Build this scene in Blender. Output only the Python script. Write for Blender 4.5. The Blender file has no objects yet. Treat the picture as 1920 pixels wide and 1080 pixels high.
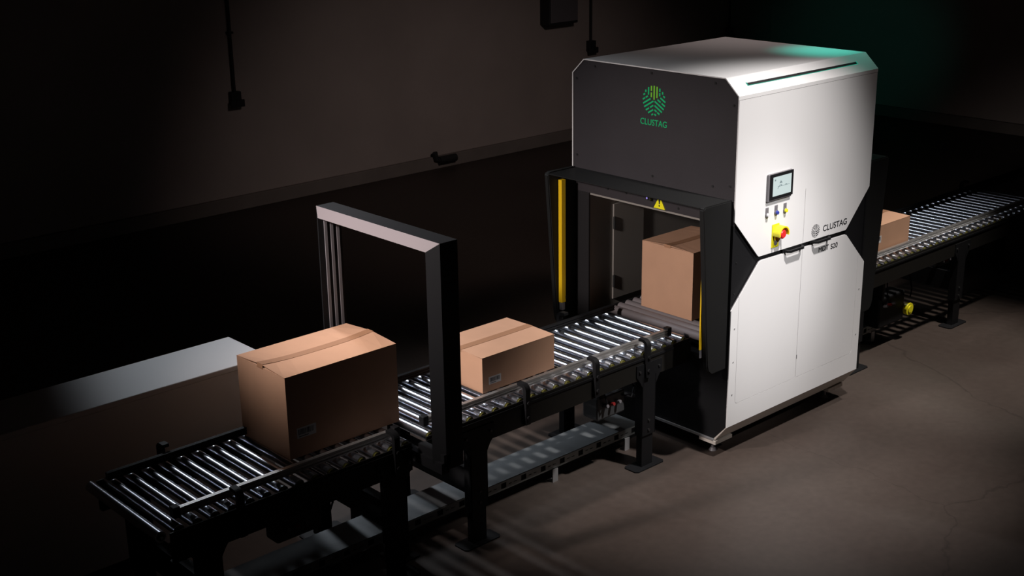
import bpy, bmesh, math, random
from mathutils import Vector, Matrix
random.seed(3)
S = bpy.context.scene
C = S.collection

# ------------------------------------------------------------------ camera
def setup_camera():
    yaw, pitch, roll = 0.833, -0.3168, -0.015
    cy, sy, cp, sp = math.cos(yaw), math.sin(yaw), math.cos(pitch), math.sin(pitch)
    f = Vector((cp*cy, cp*sy, sp)); r = Vector((sy, -cy, 0)); u = r.cross(f)
    cr, sr = math.cos(roll), math.sin(roll)
    r2 = cr*r + sr*u; u2 = -sr*r + cr*u
    m = Matrix((r2, u2, -f)).transposed().to_4x4()
    m.translation = Vector((-5.5195, -4.263, 3.3201))
    cd = bpy.data.cameras.new('camera'); cam = bpy.data.objects.new('camera', cd)
    cam.matrix_world = m
    cd.sensor_width = 36; cd.lens = 2453.5/1920*36; cd.clip_start = .05; cd.clip_end = 60
    C.objects.link(cam); S.camera = cam
setup_camera()

# ------------------------------------------------------------------ world, lights, exposure
w = bpy.data.worlds.new('world'); S.world = w; w.use_nodes = True
w.node_tree.nodes['Background'].inputs[0].default_value = (.9, .75, .7, 1)
w.node_tree.nodes['Background'].inputs[1].default_value = 0.0015
S.view_settings.view_transform = 'Standard'; S.view_settings.look = 'None'
S.view_settings.exposure = 0; S.view_settings.gamma = 1; S.view_settings.use_curve_mapping = False

def spot(name, loc, aim, power, half, blend, col, radius):
    l = bpy.data.lights.new(name, 'SPOT'); l.energy = power; l.color = col
    l.spot_size = math.radians(2*half); l.spot_blend = blend; l.shadow_soft_size = radius
    o = bpy.data.objects.new(name, l); C.objects.link(o); o.location = loc
    o.rotation_euler = (Vector(aim)-Vector(loc)).to_track_quat('-Z', 'Y').to_euler()
    return o
# ceiling spot in front of the machine, steep on its white side
spot('spot_machine', (0.15, -1.9, 5.0), (0.22, 0.10, 0), 1180, 20.5, 1, (1, .955, .93), .10)
# low spot that fills the middle of the white side
spot('spot_side', (-.5, -3.4, 3.7), (.28, 0, 1.05), 460, 10.5, 1, (1, .975, .97), .12)
# spot beyond the infeed end, shining along the conveyor into the tunnel
spot('spot_infeed', (-4.2, .60, 2.95), (-.62, .55, .95), 660, 25, 1, (1, .90, .86), .12)
# ceiling spot over the infeed conveyor
spot('spot_conveyor', (-2.0, 1.35, 4.2), (-2.0, 1.0, .9), 110, 16, 1, (1, .90, .88), .10)
# small ceiling spot over the outfeed
spot('spot_outfeed', (2.7, -.9, 4.6), (2.35, .0, 0), 800, 19, 1, (1, .93, .86), .08)
bt = bpy.data.lights.new('streak_light_outfeed', 'AREA'); bt.shape = 'RECTANGLE'; bt.size = .2; bt.size_y = 1.2  # second unseen strip light, added for streaks on the outfeed rollers
bt.energy = .9; bt.color = (.86, .92, 1); bt.spread = math.radians(46)
bu = bpy.data.objects.new('streak_light_outfeed', bt); C.objects.link(bu); bu.location = (2.6, 2.6, 3.8)
bu.rotation_euler = (Vector((2.7, .6, .7))-bu.location).to_track_quat('-Z', 'Y').to_euler()
# added unseen teal spot, tints the far wall like a halo round the machine
spot('wall_halo_spot', (1.55, .35, 2.3), (9.8, 5.6, .9), 45, 9, 1, (.02, 1, .8), .05)
# spill on the back of the hall
spot('spot_hall', (0.5, -2.0, 5.4), (4.0, 6.5, -1.0), 330, 23, 1, (1, .82, .78), .4)
# slim unseen strip light behind the line, added for the streaks on the rollers
al = bpy.data.lights.new('streak_light', 'AREA'); al.shape = 'RECTANGLE'; al.size = .22; al.size_y = 2.4
al.energy = 13; al.color = (.86, .92, 1); al.spread = math.radians(53)
ao = bpy.data.objects.new('streak_light', al); C.objects.link(ao); ao.location = (-1.5, 4.2, 3.8)
ao.rotation_euler = (Vector((-1.25, .6, .7))-ao.location).to_track_quat('-Z', 'Y').to_euler()

# ------------------------------------------------------------------ materials
def mat(name, col, rough=.5, metal=0, spec=.5, noise=0, nscale=8, bump=0, bscale=60, emit=None, estr=0, coat=0):
    m = bpy.data.materials.new(name); m.use_nodes = True
    nt = m.node_tree; b = nt.nodes['Principled BSDF']
    b.inputs['Base Color'].default_value = (*col, 1)
    b.inputs['Roughness'].default_value = rough; b.inputs['Metallic'].default_value = metal
    b.inputs['Specular IOR Level'].default_value = spec
    if coat: b.inputs['Coat Weight'].default_value = coat
    if noise or bump:
        tc = nt.nodes.new('ShaderNodeTexCoord')
    if noise:
        n = nt.nodes.new('ShaderNodeTexNoise'); n.inputs['Scale'].default_value = nscale; n.inputs['Detail'].default_value = 6
        nt.links.new(tc.outputs['Object'], n.inputs['Vector'])
        r = nt.nodes.new('ShaderNodeMapRange'); r.inputs[1].default_value = .3; r.inputs[2].default_value = .7
        r.inputs[3].default_value = 1-noise; r.inputs[4].default_value = 1+noise
        nt.links.new(n.outputs['Fac'], r.inputs[0])
        v = nt.nodes.new('ShaderNodeVectorMath'); v.operation = 'SCALE'; v.inputs[0].default_value = col
        nt.links.new(r.outputs[0], v.inputs['Scale']); nt.links.new(v.outputs[0], b.inputs['Base Color'])
    if bump:
        n2 = nt.nodes.new('ShaderNodeTexNoise'); n2.inputs['Scale'].default_value = bscale; n2.inputs['Detail'].default_value = 4
        nt.links.new(tc.outputs['Object'], n2.inputs['Vector'])
        bp = nt.nodes.new('ShaderNodeBump'); bp.inputs['Strength'].default_value = bump; bp.inputs['Distance'].default_value = .003
        nt.links.new(n2.outputs['Fac'], bp.inputs['Height']); nt.links.new(bp.outputs['Normal'], b.inputs['Normal'])
    if emit:
        b.inputs['Emission Color'].default_value = (*emit, 1); b.inputs['Emission Strength'].default_value = estr
    return m

M = dict(
    white=mat('white_powder_coat', (.80, .79, .79), .42, noise=.012, nscale=3),
    skirt=mat('light_grey_paint', (.55, .50, .45), .5),
    charcoal=mat('charcoal_powder_coat', (.030, .026, .029), .55, spec=.35, noise=.05, nscale=4, bump=.15, bscale=300),
    black=mat('black_powder_coat', (.009, .009, .010), .55, spec=.18, bump=.1, bscale=250),
    hood=mat('black_satin_hood', (.010, .010, .010), .6, spec=.2),
    channel=mat('channel_paint', (.013, .012, .0105), .5, spec=.22),
    jamb=mat('jamb_coat', (.014, .013, .014), .55, spec=.3),
    inner=mat('tunnel_lining', (.24, .22, .20), .55),
    steel=mat('zinc_plated_roller', (.60, .62, .68), .27, metal=1),
    rubber=mat('grey_sleeved_roller', (.16, .14, .145), .55),
    alu=mat('anodised_aluminium', (.62, .60, .58), .38, metal=.85),
    galv=mat('galvanised_sheet', (.14, .15, .155), .6, metal=.25, noise=.12, nscale=14),
    galvs=mat('punched_sheet', (.30, .31, .30), .55, metal=.2),
    galvb=mat('galvanised_bracket', (.45, .45, .46), .45, metal=.6),
    dark=mat('near_black', (.006, .006, .006), .7),
    card=mat('cardboard', (.49, .285, .185), .85, spec=.2, noise=.04, nscale=7, bump=.12, bscale=180),
    carde=mat('cardboard_cut_edge', (.66, .44, .30), .85, spec=.2),
    tape=mat('brown_packing_tape', (.36, .19, .11), .4, noise=.03),
    label=mat('label_paper', (.62, .60, .60), .6),
    ink=mat('black_ink', (.015, .015, .02), .5),
    yellow=mat('yellow_plastic', (.80, .50, .01), .4),
    yellow2=mat('signal_yellow', (.88, .80, .02), .35),
    red=mat('red_plastic', (.75, .03, .03), .35),
    olive=mat('olive_plastic', (.12, .11, .015), .5),
    motor=mat('motor_grey_paint', (.05, .052, .055), .5),
    redcap=mat('dark_red_plastic', (.25, .02, .02), .4),
    blue=mat('blue_plastic', (.04, .06, .35), .3),
    greyp=mat('grey_plastic', (.16, .15, .16), .45),
    clear=mat('white_plastic', (.75, .75, .75), .3),
    screw=mat('dark_screw_steel', (.05, .05, .05), .35, metal=.6),
    green=mat('green_backlit_cutout', (.0, .05, .02), .5, emit=(.0, .62, .20), estr=.36),
    lime=mat('lime_backlit_cutout', (.0, .05, .02), .5, emit=(.25, .65, .02), estr=.4),
    teal=mat('teal_status_light', (0, .1, .08), .5, emit=(.05, .75, .5), estr=.35),
    screen=mat('lit_screen', (.3, .35, .35), .2, emit=(.62, .76, .75), estr=.42),
    screen2=mat('screen_drawing', (.1, .12, .12), .3, emit=(.25, .33, .36), estr=.5),
    wall=mat('painted_hall_wall', (.42, .36, .33), .85, noise=.08, nscale=1.2, bump=.2, bscale=20),
    base=mat('wall_kerb', (.22, .19, .17), .85, noise=.1, nscale=3),
    ceil=mat('hall_ceiling', (.08, .075, .07), .9),
    pvc=mat('black_conduit', (.02, .02, .02), .6),
)

def floor_material():
    m = bpy.data.materials.new('polished_concrete'); m.use_nodes = True
    nt = m.node_tree; N = nt.nodes; L = nt.links; b = N['Principled BSDF']
    tc = N.new('ShaderNodeTexCoord')
    n1 = N.new('ShaderNodeTexNoise'); n1.inputs['Scale'].default_value = .9; n1.inputs['Detail'].default_value = 8
    n2 = N.new('ShaderNodeTexNoise'); n2.inputs['Scale'].default_value = 22; n2.inputs['Detail'].default_value = 5
    L.new(tc.outputs['Object'], n1.inputs['Vector']); L.new(tc.outputs['Object'], n2.inputs['Vector'])
    cr = N.new('ShaderNodeValToRGB')
    cr.color_ramp.elements[0].position = .3; cr.color_ramp.elements[0].color = (.060, .043, .036, 1)
    cr.color_ramp.elements[1].position = .72; cr.color_ramp.elements[1].color = (.082, .064, .054, 1)
    L.new(n1.outputs['Fac'], cr.inputs[0])
    mx = N.new('ShaderNodeMixRGB'); mx.blend_type = 'MULTIPLY'; mx.inputs[0].default_value = .35
    L.new(cr.outputs[0], mx.inputs[1]); L.new(n2.outputs['Fac'], mx.inputs[2])
    # fine meandering cracks
    v = N.new('ShaderNodeTexVoronoi'); v.feature = 'DISTANCE_TO_EDGE'; v.inputs['Scale'].default_value = .33
    n3 = N.new('ShaderNodeTexNoise'); n3.inputs['Scale'].default_value = 2.5; n3.inputs['Detail'].default_value = 4
    va = N.new('ShaderNodeVectorMath'); va.operation = 'MULTIPLY_ADD'; va.inputs[1].default_value = (.35, .35, 0)
    L.new(tc.outputs['Object'], n3.inputs['Vector']); L.new(n3.outputs['Color'], va.inputs[0]); L.new(tc.outputs['Object'], va.inputs[2])
    L.new(va.outputs[0], v.inputs['Vector'])
    mr = N.new('ShaderNodeMapRange'); mr.inputs[1].default_value = 0; mr.inputs[2].default_value = .0022
    mr.inputs[3].default_value = .72; mr.inputs[4].default_value = 1
    L.new(v.outputs['Distance'], mr.inputs[0])
    sc = N.new('ShaderNodeVectorMath'); sc.operation = 'SCALE'
    L.new(mx.outputs[0], sc.inputs[0]); L.new(mr.outputs[0], sc.inputs['Scale'])
    L.new(sc.outputs[0], b.inputs['Base Color'])
    rr = N.new('ShaderNodeMapRange'); rr.inputs[3].default_value = .42; rr.inputs[4].default_value = .62
    L.new(n1.outputs['Fac'], rr.inputs[0]); L.new(rr.outputs[0], b.inputs['Roughness'])
    b.inputs['Specular IOR Level'].default_value = .3
    bp = N.new('ShaderNodeBump'); bp.inputs['Strength'].default_value = .12; bp.inputs['Distance'].default_value = .002
    L.new(n2.outputs['Fac'], bp.inputs['Height']); L.new(bp.outputs['Normal'], b.inputs['Normal'])
    return m
M['floor'] = floor_material()

# ------------------------------------------------------------------ mesh helpers
def bx(bm, x0, x1, y0, y1, z0, z1, bev=0):
    r = bmesh.ops.create_cube(bm, size=1)
    for v in r['verts']:
        v.co = Vector(((x0+x1)/2+v.co.x*(x1-x0), (y0+y1)/2+v.co.y*(y1-y0), (z0+z1)/2+v.co.z*(z1-z0)))
    if bev:
        es = list({e for v in r['verts'] for e in v.link_edges})
        bmesh.ops.bevel(bm, geom=es, offset=bev, segments=2, affect='EDGES', profile=.5)

def prism(bm, pts, axis, a, b):
    """pts: 2D polygon in the other two axes (x,z) for axis y, (y,z) for axis x, (x,y) for z."""
    def P(p, t):
        return {0: (t, p[0], p[1]), 1: (p[0], t, p[1]), 2: (p[0], p[1], t)}[axis]
    A = [bm.verts.new(P(p, a)) for p in pts]; B = [bm.verts.new(P(p, b)) for p in pts]
    n = len(pts)
    fs = [bm.faces.new(A), bm.faces.new(B[::-1])]
    for i in range(n): fs.append(bm.faces.new((A[i], B[i], B[(i+1) % n], A[(i+1) % n])))
    bmesh.ops.recalc_face_normals(bm, faces=fs)

def cyl(bm, p, q, r, r2=None, seg=20):
    p, q = Vector(p), Vector(q); d = q-p
    m = Matrix.Translation((p+q)/2) @ d.to_track_quat('Z', 'Y').to_matrix().to_4x4()
    bmesh.ops.create_cone(bm, cap_ends=True, segments=seg, radius1=r, radius2=r if r2 is None else r2, depth=d.length, matrix=m)

def tube(bm, pts, r, seg=8):
    pts = [Vector(p) for p in pts]; rings = []
    for i, p in enumerate(pts):
        d = (pts[min(i+1, len(pts)-1)]-pts[max(i-1, 0)]).normalized()
        q = d.to_track_quat('Z', 'Y')
        rings.append([bm.verts.new(p + q @ Vector((r*math.cos(a), r*math.sin(a), 0))) for a in [2*math.pi*k/seg for k in range(seg)]])
    for a, b in zip(rings, rings[1:]):
        for k in range(seg): bm.faces.new((a[k], a[(k+1) % seg], b[(k+1) % seg], b[k]))
    bm.faces.new(rings[0][::-1]); bm.faces.new(rings[-1])

def link(name, me, parent=None, loc=(0, 0, 0)):
    o = bpy.data.objects.new(name, me); C.objects.link(o); o.location = loc
    if parent: o.parent = parent
    return o

def mk(name, fn, m, parent=None, smooth=False, loc=(0, 0, 0)):
    bm = bmesh.new(); fn(bm)
    me = bpy.data.meshes.new(name); bm.to_mesh(me); bm.free()
    me.materials.append(M[m] if isinstance(m, str) else m)
    if smooth:
        for p in me.polygons: p.use_smooth = True
        try: me.set_sharp_from_angle(angle=math.radians(40))
        except Exception: pass
    return link(name, me, parent, loc)

def box(name, x0, x1, y0, y1, z0, z1, m, parent=None, bev=0, smooth=False):
    return mk(name, lambda bm: bx(bm, x0, x1, y0, y1, z0, z1, bev), m, parent, smooth)

def thing(name, label, cat, loc=(0, 0, 0), group=None):
    o = bpy.data.objects.new(name, None); C.objects.link(o); o.location = loc
    o.empty_display_size = .1
    o['label'] = label; o['category'] = cat
    if group: o['group'] = group
    return o

def struct(o): o['kind'] = 'structure'; return o

def text(name, s, size, m, parent, loc, rot, depth=.0008, space=1.0, sx=1.0):
    cu = bpy.data.curves.new('lettering_curve', 'FONT'); cu.body = s; cu.size = size; cu.extrude = depth
    cu.space_character = space; cu.align_x = 'LEFT'
    t = bpy.data.objects.new('tmp', cu); C.objects.link(t)
    bpy.context.view_layer.update()
    me = bpy.data.meshes.new_from_object(t.evaluated_get(bpy.context.evaluated_depsgraph_get()))
    bpy.data.objects.remove(t)
    me.materials.clear(); me.materials.append(M[m])
    o = link(name, me, parent, loc); o.rotation_euler = rot; o.scale = (sx, 1, 1)
    return o

# ------------------------------------------------------------------ hall
XW, YW = 9.8, 7.07
struct(box('floor', -10, XW, -9, YW, -.1, 0, 'floor'))
struct(box('wall_back', -10, XW+.2, YW, YW+.2, 0, 6.5, 'wall'))
struct(box('wall_right', XW, XW+.2, -9, YW, 0, 6.5, 'wall'))
struct(box('wall_left', -10.2, -10, -9.2, YW+.2, 0, 6.5, 'wall'))
struct(box('wall_front', -10, XW+.2, -9.2, -9, 0, 6.5, 'wall'))
struct(box('ceiling', -10.2, XW+.2, -9.2, YW+.2, 6.5, 6.6, 'ceil'))
struct(box('baseboard_back', -10, XW, YW-.05, YW, 0, .14, 'base', bev=.006))
struct(box('baseboard_right', XW-.05, XW, -9, YW-.05, 0, .14, 'base', bev=.006))

def conduit(x, zb, h, label):
    t = thing('wall_socket', label, 'socket', (x, YW, 0), 'sockets on the back wall')
    def pipe(bm): cyl(bm, (0, -.03, zb+.12), (0, -.03, h), .016, seg=12)
    mk('conduit', pipe, 'pvc', t, True)
    box('socket_box', -.055, .055, -.07, 0, zb, zb+.13, 'pvc', t, bev=.008)
    box('socket_cover', -.075, .075, -.09, -.066, zb-.02, zb+.05, 'pvc', t, bev=.004)
    for z in (1.75, 2.6): box('pipe_clip', -.03, .03, -.05, 0, z, z+.02, 'pvc', t)
    t['group'] = 'sockets on the back wall'
conduit(1.11, 1.06, 5.5, 'dark wall socket with vertical conduit, alone on the left part of back wall')
conduit(6.125, 1.06, 5.5, 'dark wall socket with vertical conduit just left of the white machine top')
conduit(8.82, .96, 5.5, 'dark wall conduit and socket directly above the far edge of machine roof')

def wall_box():
    t = thing('electrical_cabinet', 'dark electrical cabinet high on the back wall left of the conduit', 'cabinet', (5.53, YW, 0))
    box('body', -.24, .24, -.16, 0, 1.45, 2.1, 'pvc', t, bev=.01)
    box('door', -.22, .22, -.175, -.158, 1.48, 2.07, 'greyp', t, bev=.004)
    return t
wall_box()
pipe = thing('pipe_stub', 'small dark capped pipe stub lying on kerb of back wall', 'pipe', (3.75, YW-.06, 0))
mk('stub', lambda bm: cyl(bm, (-.12, -.02, .10), (.12, -.02, .10), .045, seg=14), 'pvc', pipe, True)
mk('elbow', lambda bm: tube(bm, [(-.1, -.02, .10), (-.16, -.02, .12), (-.18, -.02, .20)], .03), 'pvc', pipe, True)

# ------------------------------------------------------------------ shared conveyor meshes
RY0, RY1, RZ, RR = .285, .925, .708, .025
def roller_mesh(m, name):
    bm = bmesh.new()
    cyl(bm, (0, RY0, 0), (0, RY1, 0), RR, seg=24)
    cyl(bm, (0, RY0-.012, 0), (0, RY1+.012, 0), .007, seg=8)
    me = bpy.data.meshes.new(name); bm.to_mesh(me); bm.free(); me.materials.append(M[m])
    for p in me.polygons: p.use_smooth = True
    me.set_sharp_from_angle(angle=math.radians(40))
    return me
ROLL = roller_mesh('steel', 'roller'); ROLLG = roller_mesh('rubber', 'roller_sleeved')
def cap_mesh(m, y0, y1):
    bm = bmesh.new(); cyl(bm, (0, y0, 0), (0, y1, 0), .017, seg=12)
    me = bpy.data.meshes.new('end_cap'); bm.to_mesh(me); bm.free(); me.materials.append(M[m]); return me
CAPY = cap_mesh('olive', RY0-.006, RY0-.001); CAPR = cap_mesh('redcap', RY1+.001, RY1+.006)

def leg_mesh():
    bm = bmesh.new()
    # outer C channel with flared gusset head, x centred, y 0..-.05 outward
    head = [(-.055, .20), (.055, .20), (.055, .50), (.075, .535), (.105, .575), (.105, .64), (-.105, .64), (-.105, .575), (-.075, .535), (-.055, .50)]
    prism(bm, head, 1, 0, .006)
    bx(bm, -.055, -.049, 0, .055, .20, .56); bx(bm, .049, .055, 0, .055, .20, .56)
    me = bpy.data.meshes.new('leg'); bm.to_mesh(me); bm.free(); me.materials.append(M['black']); return me
LEG = leg_mesh()
def inner_mesh():
    bm = bmesh.new()
    bx(bm, -.045, .045, .008, .014, .006, .45); bx(bm, -.045, -.039, .014, .05, .006, .45); bx(bm, .039, .045, .014, .05, .006, .45)
    me = bpy.data.meshes.new('leg_slide'); bm.to_mesh(me); bm.free(); me.materials.append(M['black']); return me
INNER = inner_mesh()
def foot_mesh():
    bm = bmesh.new()
    prism(bm, [(-.12, -.01), (-.105, -.025), (.105, -.025), (.12, -.01), (.12, .065), (.105, .08), (-.105, .08), (-.12, .065)], 2, 0, .007)
    me = bpy.data.meshes.new('foot_plate'); bm.to_mesh(me); bm.free(); me.materials.append(M['black']); return me
FOOT = foot_mesh()
def bolt_mesh():
    bm = bmesh.new(); cyl(bm, (0, 0, 0), (0, -.006, 0), .008, seg=6)
    me = bpy.data.meshes.new('bolt'); bm.to_mesh(me); bm.free(); me.materials.append(M['screw']); return me
BOLT = bolt_mesh()

def bracket_mesh():
    """hook shaped clamp: rises outside the channel, curls over to hold the guide rail"""
    bm = bmesh.new()
    prof = [(0, .56), (-.022, .56), (-.022, .74)]
    for k in range(7):
        a = math.pi - math.pi/2*k/6
        prof.append((.013+.035*math.cos(a), .745+.035*math.sin(a)))
    prof += [(.045, .780), (.045, .764)]
    for k in range(5):
        a = math.pi/2 + math.pi/2*k/4
        prof.append((.017+.017*math.cos(a), .747+.017*math.sin(a)))
    prism(bm, prof, 0, -.016, .016)
    cyl(bm, (0, -.022, .60), (0, -.030, .60), .010, seg=8)
    cyl(bm, (0, -.022, .68), (0, -.030, .68), .010, seg=8)
    me = bpy.data.meshes.new('rail_bracket'); bm.to_mesh(me); bm.free(); me.materials.append(M['black']); return me
BRK = bracket_mesh()

def conveyor(label, x0, x1, rollers, legx, near_rail, brackets, motors=()):
    t = thing('roller_conveyor', label, 'conveyor', ((x0+x1)/2, (RY0+RY1)/2, 0), 'roller conveyors in line')
    ox, oy = (x0+x1)/2, (RY0+RY1)/2
    def P(x, y=0, z=0): return (x-ox, y-oy, z)
    # near and far channels
    for s in (0, 1):
        ya, yb = (.268, .274) if s == 0 else (.936, .942)
        d = 1 if s == 0 else -1
        def ch(bm):
            bx(bm, x0, x1, ya, yb, .55, .692)
            fy = sorted((ya if d > 0 else yb-.03, (ya+.03) if d > 0 else yb))
            bx(bm, x0, x1, fy[0]+(.006 if d > 0 else 0), fy[1]-(0 if d > 0 else .006), .55, .556)
        o = mk('side_channel', ch, 'channel', t); o.location = (-ox, -oy, 0)
        # a rolled lip along the top of the channel
        o2 = box('channel_lip', x0, x1, ya-.006 if s == 0 else yb, ya if s == 0 else yb+.006, .664, .676, 'black', t); o2.location = (-ox, -oy, 0)
    for x in rollers:
        r = link('roller', ROLL, t, P(x, 0, RZ-RR))
        a = link('end_cap', CAPY, r); b = link('end_cap', CAPR, r)
    # legs
    for x in legx:
        for s in (0, 1):
            g = link('leg', LEG, t); g.location = P(x, .262 if s == 0 else .948, 0)
            if s == 0: pass
            g.rotation_euler = (0, 0, 0 if s == 0 else math.pi)
            link('leg_slide', INNER, g); link('foot_plate', FOOT, g)
            for bz in (.23, .29): link('bolt', BOLT, g, (0, 0, bz))
            for bxx, bz in ((-.08, .60), (.08, .60)): link('bolt', BOLT, g, (bxx, 0, bz))
        def cb(bm):
            bx(bm, x-.03, x-.024, .33, .88, .265, .405); bx(bm, x-.024, x+.02, .33, .88, .265, .271); bx(bm, x-.024, x+.02, .33, .88, .399, .405)
        o = mk('cross_member', cb, 'black', t); o.location = (-ox, -oy, 0)
    # guide rails
    for s, rg in ((0, near_rail), (1, (x0+.02, x1-.02))):
        if not rg: continue
        y0 = .338 if s == 0 else .855
        def rail(bm):
            # aluminium extrusion with grooves on top and outer side
            zb, zt = .717, .751
            w = .026
            bx(bm, rg[0], rg[1], y0, y0+w, zb, zt-.006)
            for k in range(3): bx(bm, rg[0], rg[1], y0+.0015+k*.0085, y0+.0015+k*.0085+.006, zt-.006, zt)
            for k in range(3): bx(bm, rg[0], rg[1], y0-.004, y0, zb+.002+k*.014, zb+.010+k*.014)
        o = mk('guide_rail', rail, 'alu' if s == 0 else 'black', t); o.location = (-ox, -oy, 0)
        if s == 0:
            for xa, xb in ((rg[0]-.004, rg[0]+.03), (rg[1]-.03, rg[1]+.004)):
                o = box('rail_end', xa, xb, y0-.006, y0+w_(0), .712, .762, 'black', t, bev=.003); o.location = (-ox, -oy, 0)
        bs = brackets
        for x in bs:
            b = link('rail_bracket', BRK, t, P(x, .290-.022 if s == 0 else .942, 0))
            if s: b.rotation_euler = (0, 0, math.pi)
    for fn in motors: fn(t, ox, oy)
    return t
def w_(k): return .030

def motor(x0, x1, z0, z1, y0, y1, disc=None, pins=True):
    def f(t, ox, oy):
        m = box('drive_motor', x0, x1, y0, y1, z0, z1, 'motor' if disc is None else 'black', t, bev=.012); m.location = (-ox, -oy, 0)
        b = box('motor_bracket', x0+.02, x0+.05, y0, y1, z1-.01, .552, 'black', m)
        cx = (x0+x1)/2
        mk('cable', lambda bm: tube(bm, [(x1-.03, y0-.005, z1-.03), (x1+.02, y0-.03, z1-.05), (x1+.05, y0-.02, z1), (x1+.04, y0+.02, .555)], .006), 'black', m, True)
        mk('cable', lambda bm: tube(bm, [(x0+.06, y0-.005, z1-.05), (x0+.03, y0-.04, z1-.02), (x0+.02, y0-.03, .53)], .005), 'black', m, True)
        if pins:
            for k in range(3):
                mk('connector', lambda bm: cyl(bm, (x0+.05+k*.05, y0, z1-.06), (x0+.05+k*.05, y0-.03, z1-.05), .010, seg=10), 'greyp' if k != 1 else 'redcap', m, True)
        if disc:
            dx, dz, r = disc
            def dd(bm):
                cyl(bm, (dx, y0, dz), (dx, y0-.03, dz), r, seg=24)
                cyl(bm, (dx, y0-.03, dz), (dx, y0-.036, dz), r*.55, seg=16)
            mk('yellow_flywheel', dd, 'yellow2', m, True)['label'] = 'bright yellow round cap'
    return f

RP = .0853
c1 = [-2.085-RP*k for k in range(16)]
c2 = [-.062-RP*k for k in range(23)]
c3 = [1.46+.0815*k for k in range(46)]
conveyor('nearest black roller conveyor carrying the largest carton, fading into dark at lower left', -3.33, -2.06, c1, (-3.16, -2.166), (-3.27, -2.08), (-3.0, -2.16),
         motors=(motor(-2.75, -2.50, .36, .48, .40, .50),))
conveyor('middle black roller conveyor between the portal frame and tunnel, carrying the small carton', -1.97, -.015, c2, (-1.645, -.375), (-1.93, -.115), (-1.32, -.81, -.40),
         motors=(motor(-.72, -.50, .36, .50, .33, .45),))
conveyor('far black roller conveyor leaving the machine toward the upper right', 1.42, 5.20, c3, (1.72, 3.02, 4.9), (1.5, 5.1), (1.7, 4.2),
         motors=(motor(2.14, 2.46, .16, .38, .37, .5, disc=(2.49, .235, .045)), motor(3.0, 3.2, .40, .5, .45, .55)))

# conveyor 3 near channel uses the same parts; floor cable duct
def duct(label, x0, x1):
    t = thing('cable_duct', label, 'cable duct', ((x0+x1)/2, .615, 0), 'grey cable duct on the floor')
    ox, oy = (x0+x1)/2, .615
    ya, yb, z0, z1 = .503, .725, .078, .132
    n = int((x1-x0)/.30)
    def cover(bm):
        bx(bm, x0, x1, ya+.002, yb-.002, z1-.004, z1)
        bx(bm, x0, x1, yb-.004, yb, z0, z1-.004)
        bx(bm, x0, x1, ya+.02, yb-.004, z0, z0+.004)
    o = mk('duct_cover', cover, 'galv', t); o.location = (-ox, -oy, 0)
    # side wall as a strip with punched square and slot holes
    def side(bm):
        P = .148; x = x0
        bx(bm, x0, x1, ya, ya+.003, z1-.012, z1-.004); bx(bm, x0, x1, ya, ya+.003, z0, z0+.010)
        while x < x1-.01:
            xe = min(x+P, x1)
            cuts = [(x+.012, x+.050, 'sq'), (x+.068, x+.090, 'sl'), (x+.106, x+.128, 'sl')]
            cur = x
            for a, b, k in cuts:
                if b > xe: break
                bx(bm, cur, a, ya, ya+.003, z0+.010, z1-.012)
                if k == 'sl':
                    bx(bm, a, b, ya, ya+.003, z0+.010, z0+.022); bx(bm, a, b, ya, ya+.003, z0+.027, z1-.012)
                cur = b
            bx(bm, cur, xe, ya, ya+.003, z0+.010, z1-.012)
            x += P
    o = mk('slotted_side', side, 'galvs', t); o.location = (-ox, -oy, 0)
    o = box('hole_shade_sheet', x0+.01, x1-.01, ya+.012, ya+.016, z0+.004, z1-.004, 'dark', t); o.location = (-ox, -oy, 0)  # near-black sheet stands in for the shade behind the punched holes
    x = x0+.25
    k = 0
    while x < x1-.05:
        for pf in ([(ya-.012, 0), (ya+.03, 0), (ya+.03, .004), (ya-.006, .004), (ya-.006, z0), (ya-.012, z0)],
                   [(yb-.03, 0), (yb+.02, 0), (yb+.02, .004), (yb-.026, .004), (yb-.026, z0), (yb-.03, z0)]):
            o = mk('duct_foot', lambda bm: prism(bm, pf, 0, x, x+.04), 'galvb', t); o.location = (-ox, -oy, 0)
        x += .59
    return t
duct('long grey slotted cable duct on the floor under the infeed conveyors', -3.52, -.10)
duct('short end of grey cable duct on the floor right behind the machine', 1.42, 2.42)

# ------------------------------------------------------------------ scanning tunnel machine
H, CZ, CY, W, L = 2.2, .088, .094, 1.244, 1.306
mach = thing('tunnel_scanner', 'large white and black tunnel scanning machine with chamfered top over the conveyor', 'machine', (0, 0, 0))
def body(bm):
    bx(bm, .012, L-.012, .018, .10, .205, 2.08)          # near wall
    bx(bm, .012, L-.012, 1.152, 1.226, .205, 2.08)       # far wall
    bx(bm, .012, L-.012, .10, 1.152, 1.40, 2.08)         # upper housing
    bx(bm, .012, L-.012, .10, 1.152, .205, .60)          # lower housing
mk('body_frame', body, 'black', mach)
def shell(bm):
    t = .006
    o = [(0, 1.42), (0, H-CZ), (CY, H), (W-CY, H), (W, H-CZ), (W, 1.42)]
    i = [(W-t, 1.42), (W-t, H-CZ-.002), (W-CY-.002, H-t), (CY+.002, H-t), (t, H-CZ-.002), (t, 1.42)]
    # only the roof and chamfers here; keep the top of the walls
    o[0] = (0, H-CZ-.02); o[-1] = (W, H-CZ-.02); i[0] = (W-t, H-CZ-.02); i[-1] = (t, H-CZ-.02)
    prism(bm, o+i, 0, -.004, L+.004)
mk('roof_cover', shell, 'white', mach)
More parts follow.
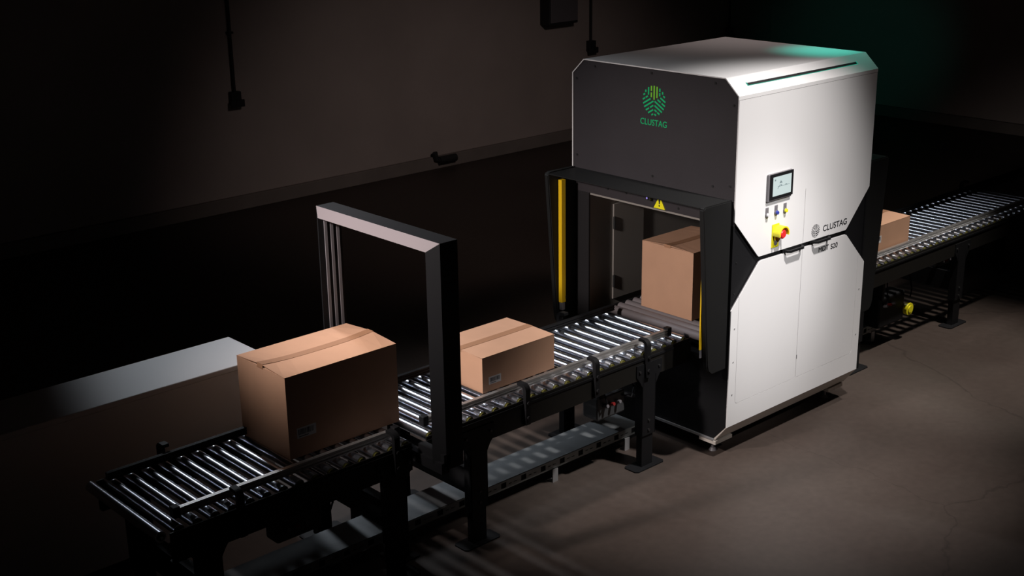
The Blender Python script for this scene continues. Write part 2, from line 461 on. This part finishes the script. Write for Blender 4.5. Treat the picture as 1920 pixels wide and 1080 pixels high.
# end bulkheads
octo_top = [(.008, 1.535), (.008, H-CZ-.002), (CY+.001, H-.008), (W-CY-.001, H-.008), (W-.008, H-CZ-.002), (W-.008, 1.535)]
mk('front_panel', lambda bm: prism(bm, octo_top, 0, 0, .012), 'charcoal', mach)['label'] = 'charcoal upper front panel with green backlit emblem'
mk('rear_panel', lambda bm: prism(bm, octo_top, 0, L-.012, L), 'charcoal', mach)
for nm, xa, xb in (('front_header', 0, .012), ('rear_header', L-.012, L)):
    box(nm, xa, xb, .008, W-.008, 1.40, 1.531, 'charcoal', mach)
for xa, xb in ((0, .012), (L-.012, L)):
    box('door_jamb', xa, xb, .008, .13, .60, 1.40, 'black', mach)
    box('door_jamb', xa, xb, 1.105, W-.008, .60, 1.40, 'jamb', mach)
    mk('apron_panel', lambda bm: prism(bm, [(.008, .60), (.008, .205), (.085, .112), (W-.085, .112), (W-.008, .205), (W-.008, .60)], 0, xa, xb), 'black', mach)
# far side cover
box('far_side_cover', -.004, L+.004, W-.006, W, .205, H-CZ-.02, 'white', mach)
# tunnel lining
box('tunnel_ceiling', .012, L-.012, .10, 1.152, 1.385, 1.40, 'inner', mach)
box('tunnel_wall', .012, L-.012, 1.135, 1.152, .60, 1.385, 'inner', mach)
box('tunnel_wall', .012, L-.012, .10, .117, .60, 1.385, 'inner', mach)
box('inspection_flap', .24, .52, 1.122, 1.135, .66, 1.28, 'inner', mach, bev=.003)
def hinge(bm):
    cyl(bm, (.243, 1.12, 1.12), (.243, 1.12, 1.2), .008, seg=8); cyl(bm, (.243, 1.12, .74), (.243, 1.12, .82), .008, seg=8)
mk('hinge', hinge, 'screw', mach, True)
# machine's own rollers
for side, y0 in (('n', .20), ('f', .955)):
    box('roller_bed_side', .016, L-.016, y0, y0+.02, .605, .70, 'black', mach)
k = 0
x = .055
bmr = bmesh.new(); cyl(bmr, (0, .222, 0), (0, .953, 0), .026, seg=24)
mer = bpy.data.meshes.new('drive_roller'); bmr.to_mesh(mer); bmr.free(); mer.materials.append(M['rubber'])
for p in mer.polygons: p.use_smooth = True
mer.set_sharp_from_angle(angle=math.radians(40))
while x < L-.04:
    link('drive_roller', mer, mach, (x, 0, .682)); x += .068

# white side panels
U = [(0, H-CZ-.022), (0, 1.425), (.222, 1.186), (.232, 1.181), (.6435, 1.1745), (.6435, 1.50), (.6465, 1.50), (.6465, 1.1745),
     (1.075, 1.167), (1.088, 1.172), (L, 1.398), (L, H-CZ-.022)]
mk('upper_side_panel', lambda bm: prism(bm, U, 1, 0, .008), 'white', mach)
LT = [(0, .205), (0, .912), (.236, 1.148), (.256, 1.154), (1.080, 1.138), (1.094, 1.132), (L, .921), (L, .205)]
mk('side_backing', lambda bm: prism(bm, [(p[0]*.998+.001, p[1]) for p in LT], 1, .006, .012), 'greyp', mach)
g = .0016
# lower frame: left stile, bottom rail, right stile ; doors fitted between with a fine gap
r = .022
def arc(cx, cz, a0, a1, rr, n=5): return [(cx+rr*math.cos(math.radians(a0+(a1-a0)*k/n)), cz+rr*math.sin(math.radians(a0+(a1-a0)*k/n))) for k in range(n+1)]
dl, dr, db = .067, 1.235, .335
frame = [(0, .205), (0, .912), (dl-g, .912+dl-g)] + arc(dl-g+r, db-g+r, 180, 270, r) + arc(dr+g-r, db-g+r, 270, 360, r) + \
        [(dr+g, 1.132-(dr+g-1.094)*(1.132-.921)/(L-1.094)), (L, .921), (L, .205)]
mk('lower_side_frame', lambda bm: prism(bm, frame, 1, 0, .006), 'white', mach)
d1 = [(dl, .912+dl), (.236, 1.148), (.256, 1.154), (.6435, 1.1465), (.6435, db)] + arc(dl+r, db+r, 270, 180, r)
mk('lower_door', lambda bm: prism(bm, d1, 1, 0, .006), 'white', mach)
d2 = [(.6465, db), (.6465, 1.1465), (1.080, 1.138), (1.094, 1.132), (dr, 1.132-(dr-1.094)*(1.132-.921)/(L-1.094))] + arc(dr-r, db+r, 0, -90, r)
mk('lower_door', lambda bm: prism(bm, d2, 1, 0, .006), 'white', mach)
for x, z in ((.035, .80), (.035, .60), (.035, .40), (1.27, .45), (1.27, .75)):
    mk('rivet', lambda bm: cyl(bm, (x, 0, z), (x, -.002, z), .0045, seg=10), 'galvb', mach)
box('door_lock', .6435, .6475, -.003, .004, .455, .48, 'greyp', mach)
for x, z in ((.05, 1.18), (.14, 1.04), (.04, 1.0)):
    mk('rivet', lambda bm: cyl(bm, (x, .018, z), (x, .014, z), .004, seg=8), 'screw', mach)
# base skirt
mk('base_skirt', lambda bm: prism(bm, [(0, .205), (.006, .205), (.088, .112), (W-.088, .112), (W-.006, .205), (W, .205), (W-.080, .104), (.080, .104)], 0, -.002, L+.002), 'skirt', mach)
box('base_beam', -.01, .0, .085, W-.085, .098, .112, 'galvb', mach)
box('base_beam', .0, L, .085, .16, .098, .104, 'black', mach)
for x in (.035, 1.16):
    for yy in (.10, 1.08):
        def fb(bm):
            prism(bm, [(x-.045, yy-.03), (x+.11, yy-.03), (x+.11, yy+.09), (x-.045, yy+.09)], 2, .078, .1)
        mk('foot_bracket', fb, 'skirt', mach)
        def ft(bm):
            cyl(bm, (x+.03, yy+.045, .018), (x+.03, yy+.045, .08), .009, seg=10)
            cyl(bm, (x+.03, yy+.045, 0), (x+.03, yy+.045, .018), .024, .014, seg=16)
        mk('levelling_foot', ft, 'greyp', mach, True)
# hoods at both ends
def hood(sgn, X):
    def px(v): return X + sgn*v
    mk('hood_top', lambda bm: bx(bm, min(px(-.238), px(0)), max(px(-.238), px(0)), .055, 1.215, 1.535, 1.540), 'hood', mach)
    out = [(px(0), 1.545), (px(-.225), 1.545), (px(-.238), 1.532), (px(-.168), .625), (px(-.155), .585), (px(-.125), .562), (px(0), .562)]
    for ya in (.022, 1.212):
        bm = bmesh.new(); prism(bm, out, 1, ya, ya+.036)
        bmesh.ops.bevel(bm, geom=list(bm.edges), offset=.006, segments=2, affect='EDGES')
        me = bpy.data.meshes.new('hood_side'); bm.to_mesh(me); bm.free(); me.materials.append(M['hood'])
        for p in me.polygons: p.use_smooth = True
        me.set_sharp_from_angle(angle=math.radians(45))
        link('hood_side', me, mach)
    for ya, yb, f in ((.059, .068, -.190), (1.180, 1.208, -.158)):
        lc = box('light_curtain', min(px(f), px(f+.035)), max(px(f), px(f+.035)), ya, yb, .715, 1.49, 'yellow', mach, bev=.002)
        box('curtain_plug', min(px(f+.003), px(f+.03)), max(px(f+.003), px(f+.03)), ya+.001, yb-.001, .665, .715, 'greyp', lc, bev=.003)
        mk('curtain_mark', lambda bm: bx(bm, px(-.1205)-.006, px(-.1205)+.006, ya-.001 if ya > 1 else yb-.001, ya if ya > 1 else yb+.001, .735, .755), 'ink', lc)
        mk('cable', lambda bm: tube(bm, [(px(-.12), (ya+yb)/2, .667), (px(-.125), (ya+yb)/2, .63), (px(-.11), (ya+yb)/2, .60), (px(-.05), (ya+yb)/2, .58)], .005), 'black', lc, True)
hood(1, 0); hood(-1, L)
# front screws
for y, z in ((1.06, 2.165), (.62, 2.172), (.165, 2.165), (.60, 1.585), (.16, 1.60), (1.205, 1.62), (.04, 1.62), (1.21, 2.08), (.035, 2.06)):
    mk('screw', lambda bm: cyl(bm, (0, y, z), (-.004, y, z), .007, seg=8), 'screw', mach)
for y, z in ((.40, 1.43), (.80, 1.45), (.95, 1.45)):
    mk('screw', lambda bm: cyl(bm, (0, y, z), (-.004, y, z), .007, seg=8), 'screw', mach)

# logo made of stripes: three sectors of parallel bars inside a disc
def logo(name, parent, to3, R, m, depth, mask=None):
    """to3(u, v, d) maps logo plane coordinates to 3D"""
    bars = []
    for sec in range(3):
        a = math.radians(90+120*sec)
        ax = Vector((math.cos(a), math.sin(a))); pr = Vector((-ax.y, ax.x))
        n = 7; pitch = 2*R*.87/n
        for i in range(n):
            o = (i-(n-1)/2)*pitch
            # sector limits: starts on the V of the neighbouring sectors
            s0 = abs(o)/math.tan(math.radians(60)) + R*.07
            s1 = math.sqrt(max(R*R-o*o, 0))
            if s1-s0 < R*.08: continue
            # break some bars as in the emblem
            segs = [(s0, s1)]
            if i in (1, 4) : segs = [(s0, s0+(s1-s0)*.42), (s0+(s1-s0)*.56, s1)]
            for (p, q) in segs: bars.append((sec, i, ax*p+pr*o, ax*q+pr*o, pr*pitch*.21))
    def build(sel):
        def fn(bm):
            for sec, i, p, q, h in bars:
                if not sel(sec, i): continue
                ring = [p-h, q-h, q+h, p+h]
                A = [bm.verts.new(to3(c.x, c.y, 0)) for c in ring]; B = [bm.verts.new(to3(c.x, c.y, depth)) for c in ring]
                fs = [bm.faces.new(A), bm.faces.new(B[::-1])]
                for k in range(4): fs.append(bm.faces.new((A[k], B[k], B[(k+1) % 4], A[(k+1) % 4])))
                bmesh.ops.recalc_face_normals(bm, faces=fs)
        return fn
    if mask:
        mk(name, build(lambda s, i: not (s == 0 and 2 <= i <= 4)), m, parent)
        mk(name, build(lambda s, i: s == 0 and 2 <= i <= 4), mask, parent)
    else:
        mk(name, build(lambda s, i: True), m, parent)
logo('emblem', mach, lambda u, v, d: (-.0005-d, .598-u, 2.018+v), .084, 'green', .0015, 'lime')
text('lettering', 'CLUSTAG', .050, 'green', mach, (-.0008, .700, 1.876), (math.pi/2, 0, -math.pi/2), sx=.91, space=1.02)
logo('emblem', mach, lambda u, v, d: (.765+u, -.0002-d, 1.225+v), .040, 'ink', .001)
text('lettering', 'CLUSTAG', .052, 'ink', mach, (.838, -.001, 1.206), (math.pi/2, 0, 0), sx=1.10)
text('lettering', 'MDT', .044, 'ink', mach, (.805, -.001, 1.083), (math.pi/2, 0, 0), sx=1.12)
text('lettering', 'S20', .044, 'ink', mach, (.930, -.001, 1.079), (math.pi/2, 0, 0), sx=1.15)

# light slot on the chamfer
def chz(t, off=0):
    n = Vector((-CZ, CY)).normalized()
    return (CY*t+n.x*off, H-CZ+CZ*t+n.y*off)
def slot(bm, t0, t1, x0, x1, off):
    prism(bm, [chz(t0, -.001), chz(t0, off), chz(t1, off), chz(t1, -.001)], 0, x0, x1)
s = mk('light_slot', lambda bm: slot(bm, .455, .575, .125, 1.150, .0015), 'dark', mach); s['label'] = 'long narrow black slot with thin teal glowing edges'
mk('slot_glow', lambda bm: slot(bm, .43, .455, .120, 1.155, .0016), 'teal', s)
mk('slot_glow', lambda bm: slot(bm, .43, .60, 1.150, 1.158, .0016), 'teal', s)
mk('slot_glow', lambda bm: slot(bm, .43, .60, .117, .125, .0016), 'teal', s)
# unseen teal spot added to tint the far roof corner
spot('roof_tint_spot', (1.26, .30, 2.75), (1.22, .30, 2.2), 9, 36, 1, (.05, 1, .75), .02)

# warning sign
def tri(s): return [(.541-s*.5, 1.40+0), (.541+s*.5, 1.40), (.541, 1.40+s*.87)]
def triaround(cy, cz, s): return [(cy-s*.5, cz-s*.29), (cy+s*.5, cz-s*.29), (cy, cz+s*.58)]
ws = mk('warning_sign', lambda bm: prism(bm, triaround(.541, 1.428, .098), 0, -.0022, 0), 'yellow2', mach)
def exc(bm):
    prism(bm, [(.541-.0065, 1.462), (.541+.0065, 1.462), (.541+.0035, 1.430), (.541-.0035, 1.430)], 0, -.0032, -.0022)
    prism(bm, [(.541-.0045, 1.424), (.541+.0045, 1.424), (.541+.0045, 1.415), (.541-.0045, 1.415)], 0, -.0032, -.0022)
    T = triaround(.541, 1.428, .098); I = triaround(.541, 1.428, .088)
    for k in range(3):
        prism(bm, [T[k], T[(k+1) % 3], I[(k+1) % 3], I[k]], 0, -.0030, -.0022)
mk('exclamation_mark', exc, 'ink', ws)
def eye(bm):
    bx(bm, -.03, 0, .59, .625, 1.445, 1.475, .003); cyl(bm, (-.03, .607, 1.46), (-.036, .607, 1.46), .010, seg=12)
mk('photo_sensor', eye, 'screw', mach, True)
mk('sensor_lens', lambda bm: cyl(bm, (-.036, .607, 1.46), (-.038, .607, 1.46), .006, seg=12), mat('violet_lens', (.2, .15, .5), .1, emit=(.35, .28, .8), estr=.5), mach)

# operator screen
sc = box('operator_screen', .268, .488, -.016, 0, 1.487, 1.645, 'greyp', mach, bev=.006)
box('bezel', .278, .492, -.020, -.015, 1.498, 1.643, 'black', sc, bev=.002)
box('display', .303, .470, -.0212, -.020, 1.516, 1.625, 'screen', sc)
def drw(bm):
    bx(bm, .315, .327, -.0218, -.0212, 1.603, 1.612)
    bx(bm, .345, .455, -.0218, -.0212, 1.566, 1.568)
    prism(bm, [(.36, 1.585), (.372, 1.60), (.388, 1.585)], 1, -.0218, -.0212)
    prism(bm, [(.345, 1.556), (.36, 1.575), (.385, 1.575), (.385, 1.572), (.362, 1.572), (.348, 1.554)], 1, -.0218, -.0212)
    bx(bm, .375, .383, -.0218, -.0212, 1.568, 1.573); bx(bm, .415, .430, -.0218, -.0212, 1.569, 1.573)
mk('display_drawing', drw, 'screen2', sc)
# push buttons
for x, z, m in ((.284, 1.418, 'clear'), (.367, 1.418, 'blue'), (.450, 1.415, 'yellow2')):
    pb = mk('push_button', lambda bm: (bx(bm, x-.013, x+.013, -.0035, 0, z-.006, z+.036, .001), cyl(bm, (x, 0, z-.006), (x, -.008, z-.006), .015, seg=20)), 'greyp', mach, True)
    mk('button_cap', lambda bm: cyl(bm, (x, -.008, z-.006), (x, -.018, z-.006), .012, .010, seg=20), m, pb, True)
# emergency stop
es = thing_e = mk('emergency_stop', lambda bm: bx(bm, .338, .402, -.006, 0, 1.208, 1.345, .002), 'yellow2', mach)
def shroud(bm):
    cx, cz, n = .385, 1.292, 18
    pts = []
    for k in range(n+1):
        a = math.radians(-15+210*k/n); pts.append((cx+.046*math.cos(a), cz+.046*math.sin(a)))
    for k in range(n+1):
        a = math.radians(195-210*k/n); pts.append((cx+.038*math.cos(a), cz+.038*math.sin(a)))
    prism(bm, pts, 1, -.056, -.004)
mk('shroud', shroud, 'yellow2', es)
def btn(bm):
    cyl(bm, (.385, -.006, 1.290), (.385, -.026, 1.290), .014, seg=16)
    cyl(bm, (.385, -.026, 1.290), (.385, -.044, 1.290), .026, .028, seg=24); cyl(bm, (.385, -.044, 1.290), (.385, -.052, 1.290), .028, .020, seg=24)
mk('stop_button', btn, 'red', es, True)
mk('key_plate', lambda bm: cyl(bm, (.372, -.006, 1.235), (.372, -.008, 1.235), .016, seg=16), 'greyp', es)
# door handles
for x in (.462, .728):
    def hd(bm):
        pts = [(x, 0), (x+.005, -.024), (x+.022, -.038), (x+.145, -.038), (x+.162, -.024), (x+.167, 0),
               (x+.153, 0), (x+.148, -.018), (x+.138, -.026), (x+.029, -.026), (x+.019, -.018), (x+.014, 0)]
        prism(bm, pts, 2, 1.157, 1.171)
    mk('door_handle', hd, 'black', mach)
    box('latch_plate', x-.01, x+.177, -.002, .004, 1.1555, 1.1725, 'black', mach)

# ------------------------------------------------------------------ portal frame over the infeed
pt = thing('portal_frame', 'black square portal frame with pale slanted top strip, between largest and small carton', 'frame', (-1.97, .55, 0))
def P0(o): o.location = (1.97, -.55, 0); return o
px0, pxb, px1 = -2.045, -2.010, -1.908
gy0, gy1, gz0, gz1 = .070, 1.028, .60, 1.706
bw = .060
def top(bm):
    bx(bm, pxb, px1, gy0, gy1, gz1-bw, gz1)
P0(mk('top_beam', top, 'black', pt))
def bev_top(bm):
    A = [(pxb, gy0, gz1), (pxb, gy1, gz1), (px0, gy1-bw, gz1-.045), (px0, gy0+bw, gz1-.045)]
    B = [(pxb, gy0, gz1-.004), (pxb, gy1, gz1-.004), (pxb, gy1-bw, gz1-bw+.01), (pxb, gy0+bw, gz1-bw+.01)]
    a = [bm.verts.new(p) for p in A]; b = [bm.verts.new(p) for p in B]
    fs = [bm.faces.new(a), bm.faces.new(b[::-1])]+[bm.faces.new((a[k], b[k], b[(k+1) % 4], a[(k+1) % 4])) for k in range(4)]
    bmesh.ops.recalc_face_normals(bm, faces=fs)
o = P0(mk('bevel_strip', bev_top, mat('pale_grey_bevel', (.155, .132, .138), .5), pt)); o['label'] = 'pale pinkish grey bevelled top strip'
for s in (0, 1):
    ya, yb = (gy0, gy0+bw) if s == 0 else (gy1-bw, gy1)
    P0(box('post', pxb, px1, ya, yb, gz0, gz1-bw, 'black', pt))
    yo, yi = (gy0, gy0+bw) if s == 0 else (gy1, gy1-bw)
    def bv(bm):
        A = [(pxb, yo, gz1), (px0, yi, gz1-.045), (px0, yi, gz0+.03), (pxb, yo, gz0)]
        B = [(pxb+.001, yo, gz1), (pxb+.001, yi, gz1-.045), (pxb+.001, yi, gz0+.03), (pxb+.001, yo, gz0)]
        a = [bm.verts.new(p) for p in A]; b = [bm.verts.new(p) for p in B]
        fs = [bm.faces.new(a), bm.faces.new(b[::-1])]+[bm.faces.new((a[k], b[k], b[(k+1) % 4], a[(k+1) % 4])) for k in range(4)]
        bmesh.ops.recalc_face_normals(bm, faces=fs)
    P0(mk('post_bevel', bv, 'black', pt))
    yi2 = yi+.0 if s == 0 else yi
    for k in range(3):   # grooves of the aluminium profile seen on the inner face
        xx = -2.02+.008 + k*.036
        y0, y1 = (yi, yi+.005) if s == 0 else (yi-.005, yi)
        P0(box('profile_rib', xx, xx+.016, y0, y1, gz0+.04, gz1-bw-.002, 'greyp', pt))
    # arm that carries the post from the floor between the two conveyors
    P0(box('carrier_arm', -2.025, -1.985, min(yo, .22) if s == 0 else .98, .262 if s == 0 else 1.02, .62, .68, 'black', pt)) if s == 0 else P0(box('carrier_arm', -2.025, -1.985, .948, .97, .62, .68, 'black', pt))
P0(box('sill_beam', -2.04, -1.995, .07, 1.028, .585, .64, 'black', pt))
for ya in (.40, .80):
    P0(box('stand_post', -2.04, -2.0, ya, ya+.04, .0, .585, 'black', pt))
    P0(box('stand_foot', -2.08, -1.96, ya-.03, ya+.07, 0, .008, 'black', pt))

# ------------------------------------------------------------------ cartons
def carton(label, x0, x1, y0, y1, z1, lab=None, tape_over=True, flap=.006, group='cardboard cartons on the conveyor line'):
    z0 = RZ+.0005
    cx, cy = (x0+x1)/2, (y0+y1)/2
    t = thing('cardboard_box', label, 'box', (cx, cy, z0), group)
    hx, hy, h = (x1-x0)/2, (y1-y0)/2, z1-z0
    w = .005
    def walls(bm):
        bx(bm, -hx, hx, -hy, -hy+w, 0, h-.006); bx(bm, -hx, hx, hy-w, hy, 0, h-.006)
        bx(bm, -hx, -hx+w, -hy+w, hy-w, 0, h-.006); bx(bm, hx-w, hx, -hy+w, hy-w, 0, h-.006)
        bx(bm, -hx+w, hx-w, -hy+w, hy-w, 0, w)
    mk('walls', walls, 'card', t)
    box('inner_flap', -hx+.001, -hx+.12, -hy+w, hy-w, h-.011, h-.007, 'carde', t)
    box('inner_flap', hx-.12, hx-.001, -hy+w, hy-w, h-.011, h-.007, 'carde', t)
    for s in (-1, 1):
        def fl(bm):
            n = 8
            ys = s*hy; ye = s*.0012
            ring = []
            for k in range(n+1):
                x = -hx+2*hx*k/n
                lift = flap*(abs(k/n-.5)*2)**3
                ring.append((x, lift))
            a = [bm.verts.new((x, ys, h-.005)) for x, l in ring]; b = [bm.verts.new((x, ye, h-.003+l)) for x, l in ring]
            c = [bm.verts.new((x, ys, h-.0075)) for x, l in ring]; d = [bm.verts.new((x, ye, h-.0065+l)) for x, l in ring]
            fs = []
            for k in range(n):
                fs += [bm.faces.new((a[k], a[k+1], b[k+1], b[k])), bm.faces.new((c[k], d[k], d[k+1], c[k+1])),
                       bm.faces.new((a[k], c[k], c[k+1], a[k+1])), bm.faces.new((b[k], b[k+1], d[k+1], d[k]))]
            fs += [bm.faces.new((a[0], b[0], d[0], c[0])), bm.faces.new((a[n], c[n], d[n], b[n]))]
            bmesh.ops.recalc_face_normals(bm, faces=fs)
        mk('top_flap', fl, 'card', t)
    def tp(bm):
        n = 10; tw = .024
        prof = [(-hx-.0012, h-.06, 1)]
        rows = []
        pts = [(-hx-.0010, h-.012)] + [(-hx-.0010, h-.006)]
        for k in range(n+1):
            x = -hx+2*hx*k/n; pts.append((x, h-.0022+flap*(abs(k/n-.5)*2)**3))
        pts += [(hx+.0010, h-.006), (hx+.0010, h-.012)]
        for x, z in pts: rows.append((bm.verts.new((x, -tw, z-.0003)), bm.verts.new((x, tw, z-.0003))))
        for p, q in zip(rows, rows[1:]): bm.faces.new((p[0], q[0], q[1], p[1]))
    tpo = mk('tape', tp, 'tape', t)
    sm = tpo.modifiers.new('thickness', 'SOLIDIFY'); sm.thickness = .0006; sm.offset = 1
    if lab:
        lx, lz, lw, lh = lab
        lb = box('shipping_label', lx-x0-hx, lx-x0-hx+lw, -hy-.0006, -hy, lz-z0, lz-z0+lh, 'label', t)
        def bars(bm):
            rnd = random.Random(5); x = .008
            while x < lw-.012:
                wd = rnd.choice((.0015, .003, .0045)); bx(bm, lx-x0-hx+x, lx-x0-hx+x+wd, -hy-.0010, -hy-.0006, lz-z0+lh*.32, lz-z0+lh*.85); x += wd+rnd.choice((.002, .003))
            bx(bm, lx-x0-hx+.01, lx-x0-hx+lw*.6, -hy-.0010, -hy-.0006, lz-z0+lh*.12, lz-z0+lh*.2)
        mk('barcode', bars, 'ink', lb)
    return t
b1 = carton('largest cardboard carton, shadowed side toward viewer, left of the portal frame', -2.600, -1.967, .480, .888, 1.119, lab=(-2.555, .80, .105, .052), flap=.014)
b2 = carton('small low cardboard carton just right of the portal frame post', -1.447, -.934, .452, .829, .907, lab=(-1.405, .745, .085, .042), flap=.002)
b3 = carton('tall cardboard carton inside the tunnel opening of the machine', .167, .62, .418, .817, 1.131, flap=.008)
b4 = carton('cardboard carton leaving the machine on the far conveyor at right', 1.93, 2.455, .378, .76, .927, lab=(2.02, .80, .085, .05), flap=.002)

# ------------------------------------------------------------------ long white case behind the conveyor
wc = thing('long_white_case', 'long low white metal case standing behind the nearest conveyor, lit on top', 'case', (-3.3, 1.46, 0))
def Q(o): o.location = (3.3, -1.46, 0); return o
Q(box('body', -4.70, -2.205, 1.272, 1.655, .06, .868, 'white', wc, bev=.003))
Q(box('lid', -4.705, -2.20, 1.262, 1.662, .872, .90, 'white', wc, bev=.004))
Q(box('lid_seam', -4.69, -2.215, 1.275, 1.65, .867, .873, 'dark', wc))
Q(box('plinth', -4.68, -2.225, 1.29, 1.64, 0, .06, 'black', wc))
